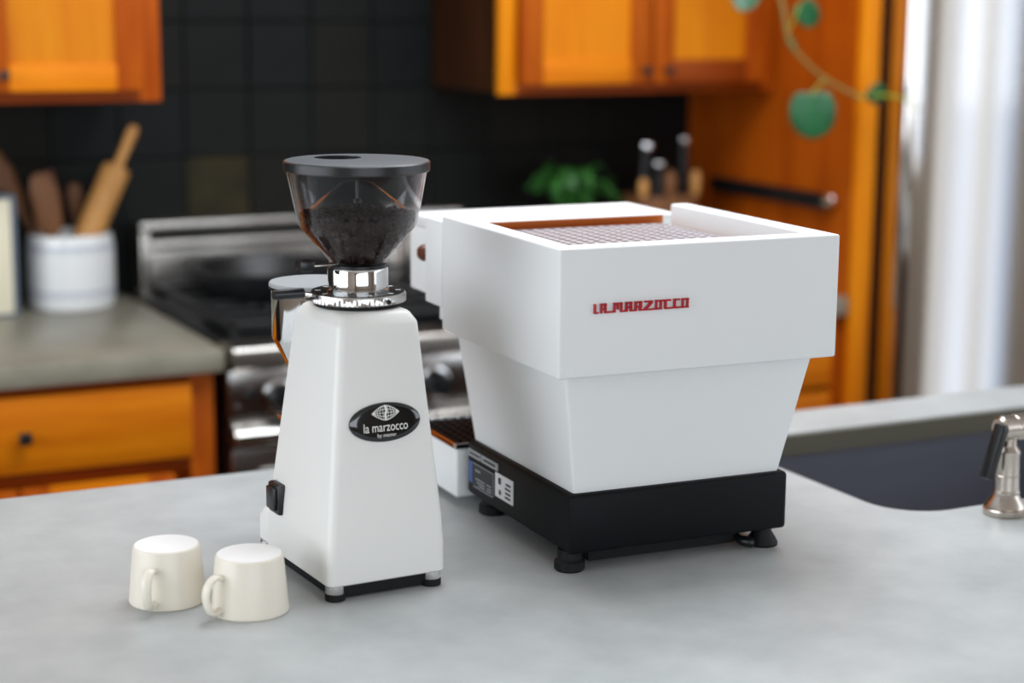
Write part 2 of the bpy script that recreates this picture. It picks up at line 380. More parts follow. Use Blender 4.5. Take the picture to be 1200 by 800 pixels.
door(wc2, .876, 1.199, .462, 1.27, WF-.022, .052, kx=1.179, kz=.491, off=(dx, dy, dz))
door(wc2, 1.205, 1.503, .462, 1.27, WF-.022, .052, mr='woodRH', ms='woodRV', kx=1.237, kz=.491, off=(dx, dy, dz))

# ------------------------------------------------------------------ tall panel, fridge
tp = thing('tall_end_panel', 'tall fir end panel standing between the worktop and the fridge', 'panel', (1.56, 1.9, FZ))
dx, dy, dz = -1.56, -1.9, -FZ
L(boxp('panel', 'woodS', tp, 1.545, 1.575, 1.545, YB-.012, FZ, 1.45), dx, dy, dz)
L(boxp('front_stile', 'woodV', tp, 1.545, 1.588, 1.52, 1.545, FZ, 1.45, .002), dx, dy, dz)
fr = thing('refrigerator', 'tall stainless steel refrigerator beside the fir end panel', 'refrigerator', (2.1, 1.85, FZ))
dx, dy, dz = -2.1, -1.85, -FZ
FX0, FX1, FY = 1.604, 2.52, 1.43
L(boxp('body', 'fridgeside', fr, FX0+.005, FX1-.005, 1.53, YB-.02, FZ+.02, .9, .004), dx, dy, dz)
def fdoor(bm, x0, x1, z0, z1):
    R = []
    n = 14
    prof = [(x0, 1.515), (x0, FY+.03)]+[(x0+.022-.022*cos(a), FY+.028-.022*sin(a)) for a in [pi/2*k/6 for k in range(1, 7)]]
    for k in range(1, n):
        t = k/n; prof.append((x0+.022+(x1-x0-.044)*t, FY+.006-.010*sin(pi*t)))
    prof += [(x1-.022+.022*cos(a), FY+.028-.022*sin(a)) for a in [pi/2*(6-k)/6 for k in range(0, 6)]]+[(x1, FY+.03), (x1, 1.515)]
    loft(bm, [[(x, y, z0) for x, y in prof], [(x, y, z1) for x, y in prof]])
d = L(part('door', 'fridge', fr, fdoor, FX0, FX1, -.26, .88), dx, dy, dz)
bm = bmesh.new(); tube(bm, [(FX1-.1, FY-.05, -.1), (FX1-.1, FY-.05, .6)], .012); tube(bm, [(FX1-.1, FY-.05, -.07), (FX1-.1, FY+.004, -.07)], .008); tube(bm, [(FX1-.1, FY-.05, .57), (FX1-.1, FY+.004, .57)], .008)
L(obj('handle', bm, 'steel', d), dx, dy, dz)
L(part('freezer_drawer', 'fridge', fr, fdoor, FX0, FX1, -.83, -.272), dx, dy, dz)
L(boxp('gasket', 'dkgap', fr, FX0+.012, FX1-.012, 1.513, 1.532, -.82, .87), dx, dy, dz)
L(boxp('kick_plate', 'dkgap', fr, FX0+.02, FX1-.02, 1.5, 2.1, FZ, FZ+.075), dx, dy, dz)

# ------------------------------------------------------------------ range
rg = thing('kitchen_range', 'stainless steel gas range with black cooktop against the slate wall', 'range', (.485, 1.85, FZ))
dx, dy, dz = -.485, -1.85, -FZ
RX0, RX1, RF = .106, .866, 1.5
def rp(name, m, parent, *a, **k): return L(boxp(name, m, parent, *a, **k), dx, dy, dz)
rp('body', 'fridgeside', rg, RX0+.004, RX1-.004, RF+.05, 2.2, FZ+.1, -.012)
rp('cooktop', 'enamel', rg, RX0+.006, RX1-.006, RF+.06, 2.13, -.012, .004, .003)
bm = bmesh.new()
prof = [(RF+.07, .006), (RF+.01, .006)]+[(RF-.018-.012*sin(a)+.006, -.006+.012*cos(a)) for a in [pi/2*k/5 for k in range(6)]]+[(RF-.024, -.034), (RF-.018, -.04), (RF+.02, -.044), (RF+.07, -.044)]
loft(bm, [[(x, y, z) for y, z in prof] for x in (RX0, RX1)])
L(obj('front_rail', bm, 'brushed', rg), dx, dy, dz)
cp = rp('control_panel', 'steel', rg, RX0, RX1, RF+.012, RF+.06, -.138, -.044, .002)
def rknob(x, z=-.1, r=.026):
    bm = bmesh.new(); lathe(bm, [(.0, -.04), (r*.78, -.04), (r*.86, -.036), (r, -.008), (r, -.004)], (x, RF+.012, z), 28, 'y', False, True)
    bx(bm, x-.005, x+.005, RF-.034, RF-.024, z-r*.8, z+r*.8, .002)
    k = L(obj('control_knob', bm, 'plastic', rg), dx, dy, dz)
    L(part('bezel', 'chrome', k, lathe, [(r*1.3, 0), (r*1.32, -.004), (r*1.1, -.007), (r, -.007)], (x, RF+.012, z), 32, 'y'), dx, dy, dz)
for x in (.205, .365, .525, .685, .80): rknob(x)
bm = bmesh.new(); lathe(bm, [(.011, 0), (.011, -.006), (.008, -.008), (0, -.008)], (.147, RF+.012, -.09), 16, 'y', True, False); L(obj('igniter_button', bm, 'plastic', rg), dx, dy, dz)
bm = bmesh.new(); lathe(bm, [(.007, 0), (.007, -.003), (0, -.003)], (.122, RF+.012, -.118), 14, 'y', True, False); L(obj('indicator_lamp', bm, 'bright', rg), dx, dy, dz)
bm = bmesh.new(); prof = [(RF+.05, -.14), (RF+.012, -.14), (RF-.016, -.152), (RF-.022, -.16), (RF-.022, -.176), (RF-.016, -.182), (RF+.05, -.182)]
loft(bm, [[(x, y, z) for y, z in prof] for x in (RX0+.002, RX1-.002)]); L(obj('lower_rail', bm, 'brushed', rg), dx, dy, dz)
od = rp('oven_door', 'steel', rg, RX0+.004, RX1-.004, RF+.012, RF+.05, -.7, -.196, .004)
rp('oven_window', 'badge', od, RX0+.14, RX1-.14, RF+.009, RF+.014, -.6, -.33, .002)
bm = bmesh.new(); tube(bm, [(RX0+.06, RF-.035, -.25), (RX1-.06, RF-.035, -.25)], .012)
for x in (RX0+.1, RX1-.1): tube(bm, [(x, RF-.035, -.25), (x, RF+.014, -.25)], .008)
L(obj('oven_handle', bm, 'steel', od), dx, dy, dz)
rp('bottom_drawer', 'steel', rg, RX0+.004, RX1-.004, RF+.015, RF+.05, FZ+.1, -.712, .003)
for x in (RX0+.05, RX1-.05):
    for y in (RF+.1, 2.15): L(part('foot', 'rubber', rg, lathe, [(.02, FZ), (.02, FZ+.1)], (x, y, 0), 14), dx, dy, dz)
# backguard
bg = rp('backguard', 'brushed', rg, RX0+.02, RX1-.02, 2.15, 2.2, -.012, .15, .002)
bm = bmesh.new(); bx(bm, RX0, RX1, 2.115, 2.205, .147, .168, .004); bx(bm, RX0, RX0+.02, 2.115, 2.205, -.012, .147, .003); bx(bm, RX1-.02, RX1, 2.115, 2.205, -.012, .147, .003)
L(obj('guard_frame', bm, 'brushed', bg), dx, dy, dz)
rp('vent_slot', 'dkgap', bg, RX0+.022, RX1-.022, 2.14, 2.151, .126, .146)
rp('guard_lip', 'brushed', bg, RX0+.021, RX1-.021, 2.118, 2.15, .105, .127, .004)
# burner grates
for gx0, gx1 in ((RX0+.03, RX0+.262), (RX0+.264, RX0+.496), (RX0+.498, RX1-.03)):
    bm = bmesh.new()
    y0, y1 = RF+.085, 2.105
    for x in (gx0, (gx0+gx1)/2-.006, gx1-.012): bx(bm, x, x+.012, y0, y1, .022, .034, .002, 1)
    for k in range(7):
        y = y0+(y1-y0-.012)*k/6; bx(bm, gx0, gx1, y, y+.012, .022, .0335, .002, 1)
    for x in (gx0, gx1-.012):
        for y in (y0, y1-.012): bx(bm, x, x+.012, y, y+.012, .003, .023)
    L(obj('burner_grate', bm, 'iron', rg), dx, dy, dz)
    for y in (RF+.2, 1.95): L(part('burner', 'iron', rg, lathe, [(.045, .003), (.045, .012), (.034, .014), (.034, .02), (.0, .021)], ((gx0+gx1)/2, y, 0), 24, 'z', True, False), dx, dy, dz)
# skillet
pan = thing('skillet', 'large black cast-iron skillet on the range', 'pan', (.335, 1.93, .034), -.55)
R0 = .165
part('pan_body', 'iron', pan, lathe, [(0, 0), (R0*.8, 0), (R0*.84, .003), (R0, .05), (R0, .056), (R0-.006, .056), (R0*.82, .008), (0, .006)], (0, 0, 0), 48, 'z', False, False)
bm = bmesh.new(); R = []
for x, wd, z in ((R0-.008, .022, .046), (R0+.03, .014, .05), (R0+.1, .015, .056), (R0+.14, .014, .058), (R0+.15, .006, .058)):
    R.append([(x, wd*cos(a), z+.006*sin(a)) for a in [2*pi*k/14 for k in range(14)]])
loft(bm, R); obj('handle', bm, 'iron', pan)
# pale canister on the range
cn = thing('steel_canister', 'slim pale steel canister standing on the range behind the hopper', 'canister', (.635, 2.0, .034))
part('body', 'brushed', cn, lathe, [(.0, 0), (.029, 0), (.031, .003), (.031, .12), (.029, .126)], (0, 0, 0), 32, 'z', False, True)
part('lid', 'bright', cn, lathe, [(.0315, .126), (.0325, .129), (.0315, .142), (.022, .15), (.008, .152), (.007, .158), (.009, .163), (0, .166)], (0, 0, 0), 32, 'z', True, False)

# ------------------------------------------------------------------ crock and utensils
CX, CY = -.047, 2.105
ck = thing('utensil_crock', 'white glazed crock with thin blue bands on the olive grey worktop', 'crock', (CX, CY, 0))
part('crock_body', 'crock', ck, lathe, [(0, .0), (.083, 0), (.088, .004), (.0905, .02), (.091, .06), (.091, .12), (.0895, .135), (.0875, .142), (.0875, .15), (.085, .156), (.081, .157), (.079, .15), (.08, .02), (.076, .01), (0, .008)], (0, 0, 0), 56, 'z', False, False)
for z, h in ((.131, .003), (.124, .0015), (.038, .003), (.031, .0015)):
    part('band', 'blue', ck, lathe, [(.0908, z), (.0917, z+.0003), (.0917, z+h), (.0908, z+h)], (0, 0, 0), 56, 'z', False, False)
def axis_lathe(bm, p0, p1, prof, seg=20, sy=1.0):
    """prof (r, t 0..1) along p0->p1; sy flattens"""
    p0, p1 = Vector(p0), Vector(p1); t = (p1-p0).normalized(); n = Vector((t.z, 0, -t.x)).normalized(); b = t.cross(n)
    loft(bm, [[p0+(p1-p0)*tt+n*r*cos(2*pi*k/seg)+b*r*sy*sin(2*pi*k/seg) for k in range(seg)] for r, tt in prof])
def utensil(name, label, m, p0, p1, prof, sy=1.0):
    o = part(name, m, None, axis_lathe, (0, 0, 0), Vector(p1)-Vector(p0), prof, 20, sy); o.location = p0
    return tag(o, label, 'utensil' if 'pin' not in name else 'rolling pin')
utensil('rolling_pin', 'pale beech rolling pin leaning in the white crock', 'beech', (-.066, 2.09, .0345), (.103, 2.12, .375),
        [(.010, .0), (.0115, .06), (.0105, .13), (.0275, .15), (.0295, .17), (.0295, .72), (.0275, .745), (.011, .76), (.0105, .83), (.0125, .95), (.010, .99), (.004, 1)])
utensil('wooden_spatula', 'broad brown wooden spatula upright in the white crock', 'brownwood', (-.072, 2.085, .0125), (-.104, 2.09, .285),
        [(.006, 0), (.007, .4), (.009, .5), (.028, .58), (.030, .85), (.024, .97), (.012, 1)], .25)
utensil('wooden_spoon', 'narrow brown wooden spoon beside the rolling pin in the crock', 'brownwood', (-.012, 2.15, .0125), (-.022, 2.158, .255),
        [(.006, 0), (.007, .6), (.009, .68), (.016, .82), (.0175, .9), (.012, .98), (.004, 1)], .5)
utensil('dark_spoon', 'thin dark utensil behind the wooden spoons in the crock', 'knobwood', (-.075, 2.155, .0125), (-.068, 2.165, .285),
        [(.004, 0), (.005, .6), (.006, .75), (.0095, .88), (.008, .97), (.003, 1)], .4)
utensil('wooden_paddle', 'dark wooden paddle leaning left out of the white crock', 'brownwood', (-.047, 2.122, .0145), (-.2, 2.135, .33),
        [(.006, 0), (.007, .52), (.009, .58), (.02, .66), (.026, .85), (.02, .97), (.008, 1)], .3)
# cream board at the frame's left
cb = thing('cream_box', 'cream upright box with slate blue edges beside the white crock', 'box', (-.243, 2.06, 0))
boxp('box_body', 'cream', cb, -.07, .066, -.03, .03, .004, .242, .003)
bm = bmesh.new(); bx(bm, .062, .072, -.034, .034, 0, .248, .002); bx(bm, -.076, .062, -.034, .034, .24, .248, .002); bx(bm, -.076, .062, -.034, .034, 0, .006, .002); bx(bm, -.076, -.068, -.034, .034, .006, .24, .002)
obj('edge_frame', bm, 'edge', cb)

# ------------------------------------------------------------------ knife block, knives, wooden tools, fern
kb = thing('knife_block', 'wooden knife block on the worktop against the slate wall', 'knife block', (1.33, 1.98, 0))
bm = bmesh.new(); loft(bm, [rrect(-.075, .075, -.05, .06, .008, 0, 3), rrect(-.075, .075, -.03, .08, .008, .19, 3)]); obj('block', bm, 'brownwood', kb)
def knife(x, y, z0, z1, label, lean=0):
    k = thing('kitchen_knife', label, 'knife', (x, y, z0), 0, None)
    R = []
    h = z1-z0
    for t, a, b in ((0, .009, .006), (.3, .010, .007), (.7, .009, .0065), (.92, .011, .0075)):
        R.append([(a*1.15*cos(q)+lean*t*h, b*1.3*sin(q), t*h) for q in [2*pi*i/16 for i in range(16)]])
    bm = bmesh.new(); loft(bm, R); obj('handle', bm, 'plastic', k)
    part('end_cap', 'bright', k, lathe, [(.0, h*.88), (.0125, h*.885), (.0155, h*.93), (.015, h*.975), (.0095, h)], (lean*h*.92, 0, 0), 16, 'z', False, True)
    bm = bmesh.new(); bx(bm, -.008, .008, -.001, .001, -.03, .0); obj('bolster', bm, 'steel', k)
knife(1.275, 1.985, .192, .318, 'tall black-handled knife with a steel cap at the block end near the fern', .05)
knife(1.297, 1.955, .192, .275, 'short black-handled knife with a steel cap in the knife block')
knife(1.385, 1.985, .192, .328, 'tall black-handled knife with a steel cap at the block end near the tall panel')
def stick(x, y, z1, r, label, m):
    o = part('wooden_spoon', m, None, lathe, [(r*.8, 0), (r, .02), (r*1.05, (z1-.19)*.6), (r*.9, z1-.2), (r*.4, z1-.192)], (0, 0, 0), 16); o.location = (x, y, .192)
    return tag(o, label, 'utensil')
stick(1.262, 1.965, .235, .012, 'short pale wooden handle in the knife block next to the fern', 'beech')
stick(1.333, 1.965, .252, .016, 'thick brown wooden handle in the middle of the knife block', 'brownwood')
stick(1.405, 1.965, .25, .0115, 'pale wooden handle in the knife block next to the tall panel', 'beech')
fn = thing('potted_fern', 'green fern in a dark pot on the worktop behind the coffee machine', 'plant', (1.118, 2.06, 0))
part('pot', 'terra', fn, lathe, [(0, 0), (.05, 0), (.055, .004), (.068, .1), (.072, .1), (.072, .115), (.064, .115), (.06, .1), (0, .098)], (0, 0, 0), 32, 'z', False, False)
part('soil', 'soil', fn, lathe, [(0, .104), (.0615, .104)], (0, 0, 0), 24, 'z', False, False)
rr = random.Random(3)
for k in range(24):
    a = 2*pi*k/24*2.0+rr.uniform(-.25, .25); ln = rr.uniform(.085, .135); hh = rr.uniform(.1, .165)
    if sin(a) > .2: ln *= .62
    bm = bmesh.new(); prev = None; N = 16
    P = [Vector((cos(a)*ln*t, sin(a)*ln*t, .105+hh*sin(min(1, t*1.15)*pi*.72))) for t in [i/N for i in range(N+1)]]
    tube(bm, P, .0012, 5)
    sd = Vector((-sin(a), cos(a), 0))
    for i in range(3, N+1):
        lw = .03*sin(pi*min(1, (i/N)*.8+.22))+.003; d = (P[i]-P[i-1])
        for s in (-1, 1):
            q = P[i]; e = q+sd*s*lw+d*.6-Vector((0, 0, lw*.25)); w_ = d*.42
            bm.faces.new([bm.verts.new(v) for v in (q-w_, q+sd*s*lw*.5-w_*.9, e, q+sd*s*lw*.5+w_*.9, q+w_)])
    obj('frond', bm, 'fern', fn, flip=False)
# black rail with bright end on the tall panel
rl = thing('knife_rail', 'black rail with a bright end cap fixed to the tall fir panel', 'rail', (1.545, 1.83, .205))
boxp('bar', 'plastic', rl, -.034, -.012, -.225, .24, -.018, .018, .004)
for y in (-.18, .19): boxp('bracket', 'plastic', rl, -.013, 0, y-.012, y+.012, -.012, .012)
part('end_cap', 'bright', rl, lathe, [(.0, -.03), (.012, -.027), (.0165, -.014), (.0165, -.002), (.012, 0)], (-.024, -.225, .006), 20, 'y', False, True)

# ------------------------------------------------------------------ trailing vine on top of the two-door cabinet
vn = thing('trailing_vine', 'green vine trailing down over the two-door cabinet and past the fridge', 'plant', (1.38, 1.98, 1.3))
def vl(p): return Vector(p)-Vector((1.38, 1.98, 1.3))
part('pot', 'terra', vn, lathe, [(0, 0), (.06, 0), (.085, .12), (.09, .12), (.09, .135), (.08, .135), (.076, .115), (0, .11)], (0, 0, 0), 32, 'z', False, False)
S1 = [(1.38, 1.97, 1.42), (1.37, 1.85, 1.44), (1.345, 1.74, 1.2), (1.33, 1.64, .85), (1.33, 1.53, .65), (1.344, 1.51, .558), (1.41, 1.49, .49), (1.455, 1.47, .462), (1.49, 1.45, .442)]
S2 = [(1.49, 1.45, .442), (1.545, 1.42, .452), (1.545, 1.36, .446), (1.56, 1.34, .44), (1.578, 1.33, .425), (1.592, 1.325, .405)]
part('stem', 'stem', vn, tube, [vl(p) for p in spline(S1)], .0042, 8)
S2 = [(1.485, 1.452, .445), (1.512, 1.42, .450), (1.528, 1.38, .448), (1.545, 1.355, .438), (1.556, 1.34, .42)]
part('stem', 'ystem', vn, tube, [vl(p) for p in spline(S2)], [.0038-.0020*i/32 for i in range(33)], 8)
def leaf(base, tip, wd, nrm, cup=.12):
    base, tip = vl(base), vl(tip); ax = tip-base; ln = ax.length; ax.normalize(); n = Vector(nrm); n = (n-ax*n.dot(ax)).normalized(); sd = ax.cross(n)
    bm = bmesh.new(); rows = []
    N = 10
    for i in range(N+1):
        t = i/N; h = wd*.5*max(.03, 1-abs(2*t**.9-1)**2.3)**.55 if 0 < i < N else wd*.04
        off = -.10*ln if False else 0
        rows.append([bm.verts.new(base+ax*ln*(t-.12*(abs(s)**2)*(1-t)*(i > 0))+sd*h*s+n*(cup*abs(s)*h*1.6-cup*ln*.9*t*t)) for s in (-1, -.66, -.33, 0, .33, .66, 1)])
    for a, b in zip(rows, rows[1:]):
        for j in range(6): bm.faces.new((a[j], a[j+1], b[j+1], b[j]))
    o = obj('leaf', bm, 'leaf', vn, 60)
    md = o.modifiers.new('s', 'SOLIDIFY'); md.thickness = .0008
    return o
TOC = Vector((-.62, -.78, .25))
leaf((1.391, 1.49, .455), (1.393, 1.485, .355), .098, TOC)
part('petiole', 'ystem', vn, tube, [vl(p) for p in ((1.425, 1.485, .486), (1.405, 1.487, .47), (1.387, 1.49, .45))], .0022, 6)
leaf((1.372, 1.52, .64), (1.408, 1.51, .592), .052, TOC)
part('petiole', 'ystem', vn, tube, [vl(p) for p in ((1.338, 1.515, .575), (1.36, 1.52, .61), (1.372, 1.52, .64))], .002, 6)
leaf((1.275, 1.56, .672), (1.238, 1.545, .626), .058, TOC)
part('petiole', 'ystem', vn, tube, [vl(p) for p in ((1.331, 1.56, .69), (1.30, 1.57, .69), (1.275, 1.56, .672))], .002, 6)
leaf((1.497, 1.43, .466), (1.527, 1.425, .436), .044, TOC)
leaf((1.30, 1.6, .84), (1.26, 1.58, .77), .07, TOC); leaf((1.36, 1.68, 1.02), (1.40, 1.66, .95), .07, TOC)
leaf((1.338, 1.512, .572), (1.355, 1.50, .535), .014, TOC)

# ------------------------------------------------------------------ espresso machine
MT = .0361; MO = (.18, .22)
ml = (cos(MT)*MO[0]+sin(MT)*MO[1], -sin(MT)*MO[0]+cos(MT)*MO[1], 0)
em = thing('espresso_machine', 'white two-tier espresso machine with black base and red lettering on its back', 'coffee machine', ml, -MT)
MX = (-MO[0], -MO[1], 0)
def mp_(o): return L(o, *MX)
W, D, Z1, Z2, Z3, Z4 = .357, .334, .024, .0937, .2362, .379
def ushell(bm):
    rim = .026; D2 = .352
    pts = [(0, D), (0, 0), (W, 0), (W, D2), (W-rim, D2), (W-rim, .03), (rim, .03), (rim, D)]
    vs = [bm.verts.new((x, y, Z3)) for x, y in pts]; f = bm.faces.new(vs)
    e = bmesh.ops.extrude_face_region(bm, geom=[f])
    for v in [g for g in e['geom'] if isinstance(g, bmesh.types.BMVert)]: v.co.z = Z4
    bmesh.ops.recalc_face_normals(bm, faces=bm.faces)
    es = [ed for ed in bm.edges]
    bmesh.ops.bevel(bm, geom=es, offset=.0028, segments=3, affect='EDGES', profile=.5)
sh = mp_(part('upper_shell', 'white', em, ushell))
mp_(boxp('shell_floor', 'white', em, .02, W-.02, .02, .39, Z3+.004, .334))
def lowb(bm):
    loft(bm, [rrect(.043, .314, .046, .33, .004, Z2-.004, 3), rrect(.043, .314, .046, .33, .004, Z2, 3), rrect(.018, .339, .02, .332, .004, Z3+.002, 3)])
mp_(part('lower_body', 'white', em, lowb))
mp_(boxp('base', 'black', em, .035, .322, .037, .335, Z1, Z2, .005, 3))
# lettering on the back
LU, LZ, LS, LH = .0405, .3068, .1175/966, .0108/90
def bars(bm, rects, d=.0035):
    for x0, x1, y0, y1 in rects: bx(bm, LU+x0*LS, LU+x1*LS, -d, .0005, LZ+y0*LH, LZ+y1*LH, .0003, 1)
lg = bmesh.new(); bars(lg, [(122, 198, 0, 16), (286, 318, 0, 16), (384, 412, 0, 16), (484, 510, 0, 16), (594, 622, 0, 16), (798, 902, 0, 16)], .003)
lg = mp_(obj('lettering', lg, 'red', em))
T_, B_ = (74, 90), (0, 15)
SW = 21
LET = [[(0, 24, 0, 90), (0, 48, *B_)],
       [(64, 88, 0, 90), (104, 128, 0, 90), (64, 128, *T_), (64, 128, 32, 46)],
       [(196, 220, 0, 90), (231, 253, 26, 80), (264, 288, 0, 90), (196, 288, 76, 90)],
       [(316, 342, 0, 90), (360, 386, 0, 90), (316, 386, *T_), (316, 386, 32, 48)],
       [(410, 436, 0, 90), (460, 486, 46, 90), (452, 480, 0, 40), (410, 486, *T_), (410, 486, 32, 48)],
       [(508, 596, *T_), (508, 596, *B_)],
       [(620, 642, 0, 90), (668, 690, 0, 90), (620, 690, *B_), (620, 782, *T_)],
       [(714, 740, 0, 80), (714, 800, *B_)],
       [(808, 834, 0, 90), (808, 876, *T_), (808, 900, *B_)],
       [(894, 916, 0, 90), (944, 966, 0, 90), (900, 966, *T_), (900, 966, *B_)]]
for i, rc in enumerate(LET):
    rc = [(a+(1 if b-a > 30 or b-a < 20 else 2), b-(0 if b-a > 30 or b-a < 20 else 3), c, d) for a, b, c, d in rc]
    bm = bmesh.new(); bars(bm, rc)
    if i == 5:
        q = [(508, 18), (540, 18), (596, 70), (564, 70)]
        loft(bm, [[(LU+x*LS, y, LZ+z*LH) for x, z in q] for y in (-.0035, .0005)])
    mp_(obj('letter', bm, 'red', lg))
# top: cover, tray, perforated plate
mp_(boxp('top_cover', 'white', em, .024, .354, .374, .512, .3485, .364, .003, 3))
fb = mp_(boxp('front_block', 'white', em, .024, .333, .394, .506, .263, .349, .004, 3))
mp_(boxp('front_cheek', 'white', em, .001, .028, .3375, .3935, .263, .372, .003, 3))
mp_(boxp('front_cheek', 'white', em, W-.03, W-.001, .3555, .3935, .263, .349, .003, 3))
mp_(boxp('front_frame', 'black', em, .028, W-.03, .336, .394, .262, .333))
bm = bmesh.new(); bx(bm, .0265, W-.0265, .0305, .373, .334, .3425); bx(bm, .0265, W-.0265, .370, .3735, .3425, .3625); 
tray = mp_(obj('cup_tray', bm, 'bronze', em))
def perf(bm):
    p, r, z = .0155, .0050, .3545
    for i in range(18):
        for j in range(20):
            x, y = .0455+i*p, .046+j*p; outer, inner, low = [], [], []
            for k in range(16):
                c, d = cos(pi*k/8), sin(pi*k/8); m = max(abs(c), abs(d))
                outer.append(bm.verts.new((x+c/m*p/2, y+d/m*p/2, z)))
                inner.append(bm.verts.new((x+r*c, y+r*d, z))); low.append(bm.verts.new((x+r*c, y+r*d, z-.0022)))
            for k in range(16):
                l = (k+1) % 16
                bm.faces.new((outer[k], outer[l], inner[l], inner[k])); bm.faces.new((inner[k], inner[l], low[l], low[k]))
    bmesh.ops.remove_doubles(bm, verts=bm.verts, dist=1e-5)
pl = mp_(part('perforated_plate', 'plate', tray, perf))
bm = bmesh.new()
for x in (.04, W-.04):
    for y in (.05, .35): lathe(bm, [(.004, .3422), (.004, .3544)], (x, y, 0), 10)
mp_(obj('plate_stud', bm, 'steel', tray))
# drip tray at the front
dt = mp_(boxp('drip_tray', 'white', em, .027, .330, .352, .498, .012, .077, .004, 3))
bm = bmesh.new()
for a in ((.025, .332, .35, .355), (.025, .332, .495, .5), (.025, .03, .355, .495), (.327, .332, .355, .495)): bx(bm, *a, .076, .084, .0012, 1)
mp_(obj('tray_rim', bm, 'chrome', dt))
bm = bmesh.new()
for k in range(24): x = .0305+k*.01252; bx(bm, x, x+.0045, .3555, .4945, .077, .0835)
for k in range(9): y = .3555+k*.0168; bx(bm, .0305, .3265, y, y+.0045, .0772, .0828)
mp_(obj('grate', bm, 'plastic', dt))
mp_(boxp('tray_link', 'black', em, .06, .3, .334, .353, .03, .07))
# group head, portafilter, knobs at the front
mp_(part('group_head', 'chrome', em, lathe, [(.036, .205), (.036, .225), (.03, .23), (.03, .266)], (.178, .45, 0), 36))
pf = mp_(part('portafilter', 'steel', em, lathe, [(.018, .165), (.033, .17), (.035, .18), (.035, .204)], (.178, .45, 0), 36))
bm = bmesh.new(); tube(bm, [(.178, .48, .19), (.178, .52, .186)], .007, 12); mp_(obj('portafilter_neck', bm, 'steel', pf))
bm = bmesh.new(); tube(bm, [(.178, .518, .186), (.178, .53, .185), (.178, .58, .18), (.178, .63, .175), (.178, .64, .174)], [.009, .012, .0135, .0155, .010], 16); mp_(obj('portafilter_handle', bm, 'knobwood', pf))
sk_ = mp_(part('steam_knob', 'knobwood', em, lathe, [(.0, -.011), (.007, -.0105), (.0105, -.006), (.0112, 0), (.0105, .006), (.007, .0125)], (.012, .416, .322), 24, 'x', False, True))
mp_(part('knob_spindle', 'plastic', sk_, lathe, [(.006, .012), (.006, .0235)], (.012-.011, .416, .322), 14, 'x'))
# feet, cord, stickers
for x, y, fl in ((.047, .062, 0), (.304, .062, 1), (.06, .31, 0), (.297, .31, 0)):
    prof = [(.0188, 0), (.0195, .003), (.0175, .007), (.0115, .017), (.0105, .025)] if fl else [(.016, 0), (.0178, .002), (.0178, .011), (.0145, .014), (.014, .025)]
    mp_(part('foot', 'rubber', em, lathe, prof, (x, y, 0), 28))
mp_(boxp('under_shade_block', 'rubber', em, .075, .27, .07, .325, .004, .025))  # box added below the base to block light and darken the gap
bm = bmesh.new(); tube(bm, spline([(.262, .13, .026), (.276, .105, .016), (.279, .085, .0115), (.274, .062, .0085), (.284, .046, .0075)], 6), [.0055]*19+[.0062]*5+[.004], 12)
mp_(obj('power_cord', bm, 'plastic', em))
def sticker(name, m, v0, v1, z0, z1, parent): return mp_(boxp(name, m, parent, .0338, .0352, v0, v1, z0, z1))
def marks(parent, m, rects):
    bm = bmesh.new()
    for v0, v1, z0, z1 in rects: bx(bm, .0335, .0345, v0, v1, z0, z1)
    return mp_(obj('print', bm, m, parent))
s = sticker('warning_label', 'silver', .237, .327, .0745, .0835, em); marks(s, 'darkp', [(.292, .324, .0775, .0805), (.286, .288, .0745, .0835), (.244, .28, .0775, .0805)])
sticker('blue_label', 'bluep', .315, .3285, .041, .0685, em)
s = sticker('rating_plate', 'darkp', .248, .3135, .037, .0685, em)
marks(s, 'silver', [(.249, .3125, .0675, .0685), (.249, .2498, .038, .0675), (.252, .31, .0375, .0385), (.255, .27, .041, .0425), (.255, .268, .0445, .046), (.275, .3, .0445, .046), (.275, .304, .0485, .05), (.256, .27, .0485, .05), (.275, .295, .041, .0425), (.29, .305, .059, .061)])
s = sticker('certification_label', 'whitep', .192, .244, .0425, .0725, em)
marks(s, 'darkp', [(.198, .212, .063, .0655), (.198, .214, .0575, .06), (.198, .213, .052, .0545), (.198, .214, .0465, .049), (.226, .234, .06, .068), (.226, .232, .047, .053)])

# ------------------------------------------------------------------ coffee grinder
gr = thing('coffee_grinder', 'white tapered coffee grinder with a clear hopper and black oval badge', 'coffee grinder', (-.178, .157, 0), .05); gr.scale = (1, 1, 1.006)
def gbody(bm):
    R = []
    for z, hx, y0, y1, r in ((.0175, .0692, -.0925, .0865, .008), (.019, .0707, -.094, .088, .009), (.05, .0702, -.0935, .088, .009), (.08, .0682, -.0905, .086, .009), (.28, .0493, -.0635, .067, .009),
                             (.291, .0482, -.062, .0655, .009), (.2935, .0472, -.061, .0645, .009), (.3015, .0425, -.055, .058, .009), (.3035, .0405, -.052, .055, .009), (.3045, .037, -.048, .051, .009)):
        cx = .0068*(z-.018)/.28; R.append(rrect(cx-hx, cx+hx, y0, y1, r, z, 5))
    loft(bm, R)
part('body', 'gwhite', gr, gbody)
def gext(bm):
    R = []
    for z, i, r in ((.018, .004, .03), (.021, .0, .032), (.046, 0, .032), (.054, .004, .03), (.058, .011, .026), (.0595, .02, .02)):
        R.append(rrect(-.0688+i, .0685-i, .03, .136-i, r, z, 6))
    loft(bm, R)
part('front_base', 'gwhite', gr, gext)
bm = bmesh.new(); loft(bm, [rrect(-.060, .062, -.084, .124, .01, z, 3) for z in (.002, .0175)]); obj('base_plate', bm, 'rubber', gr)
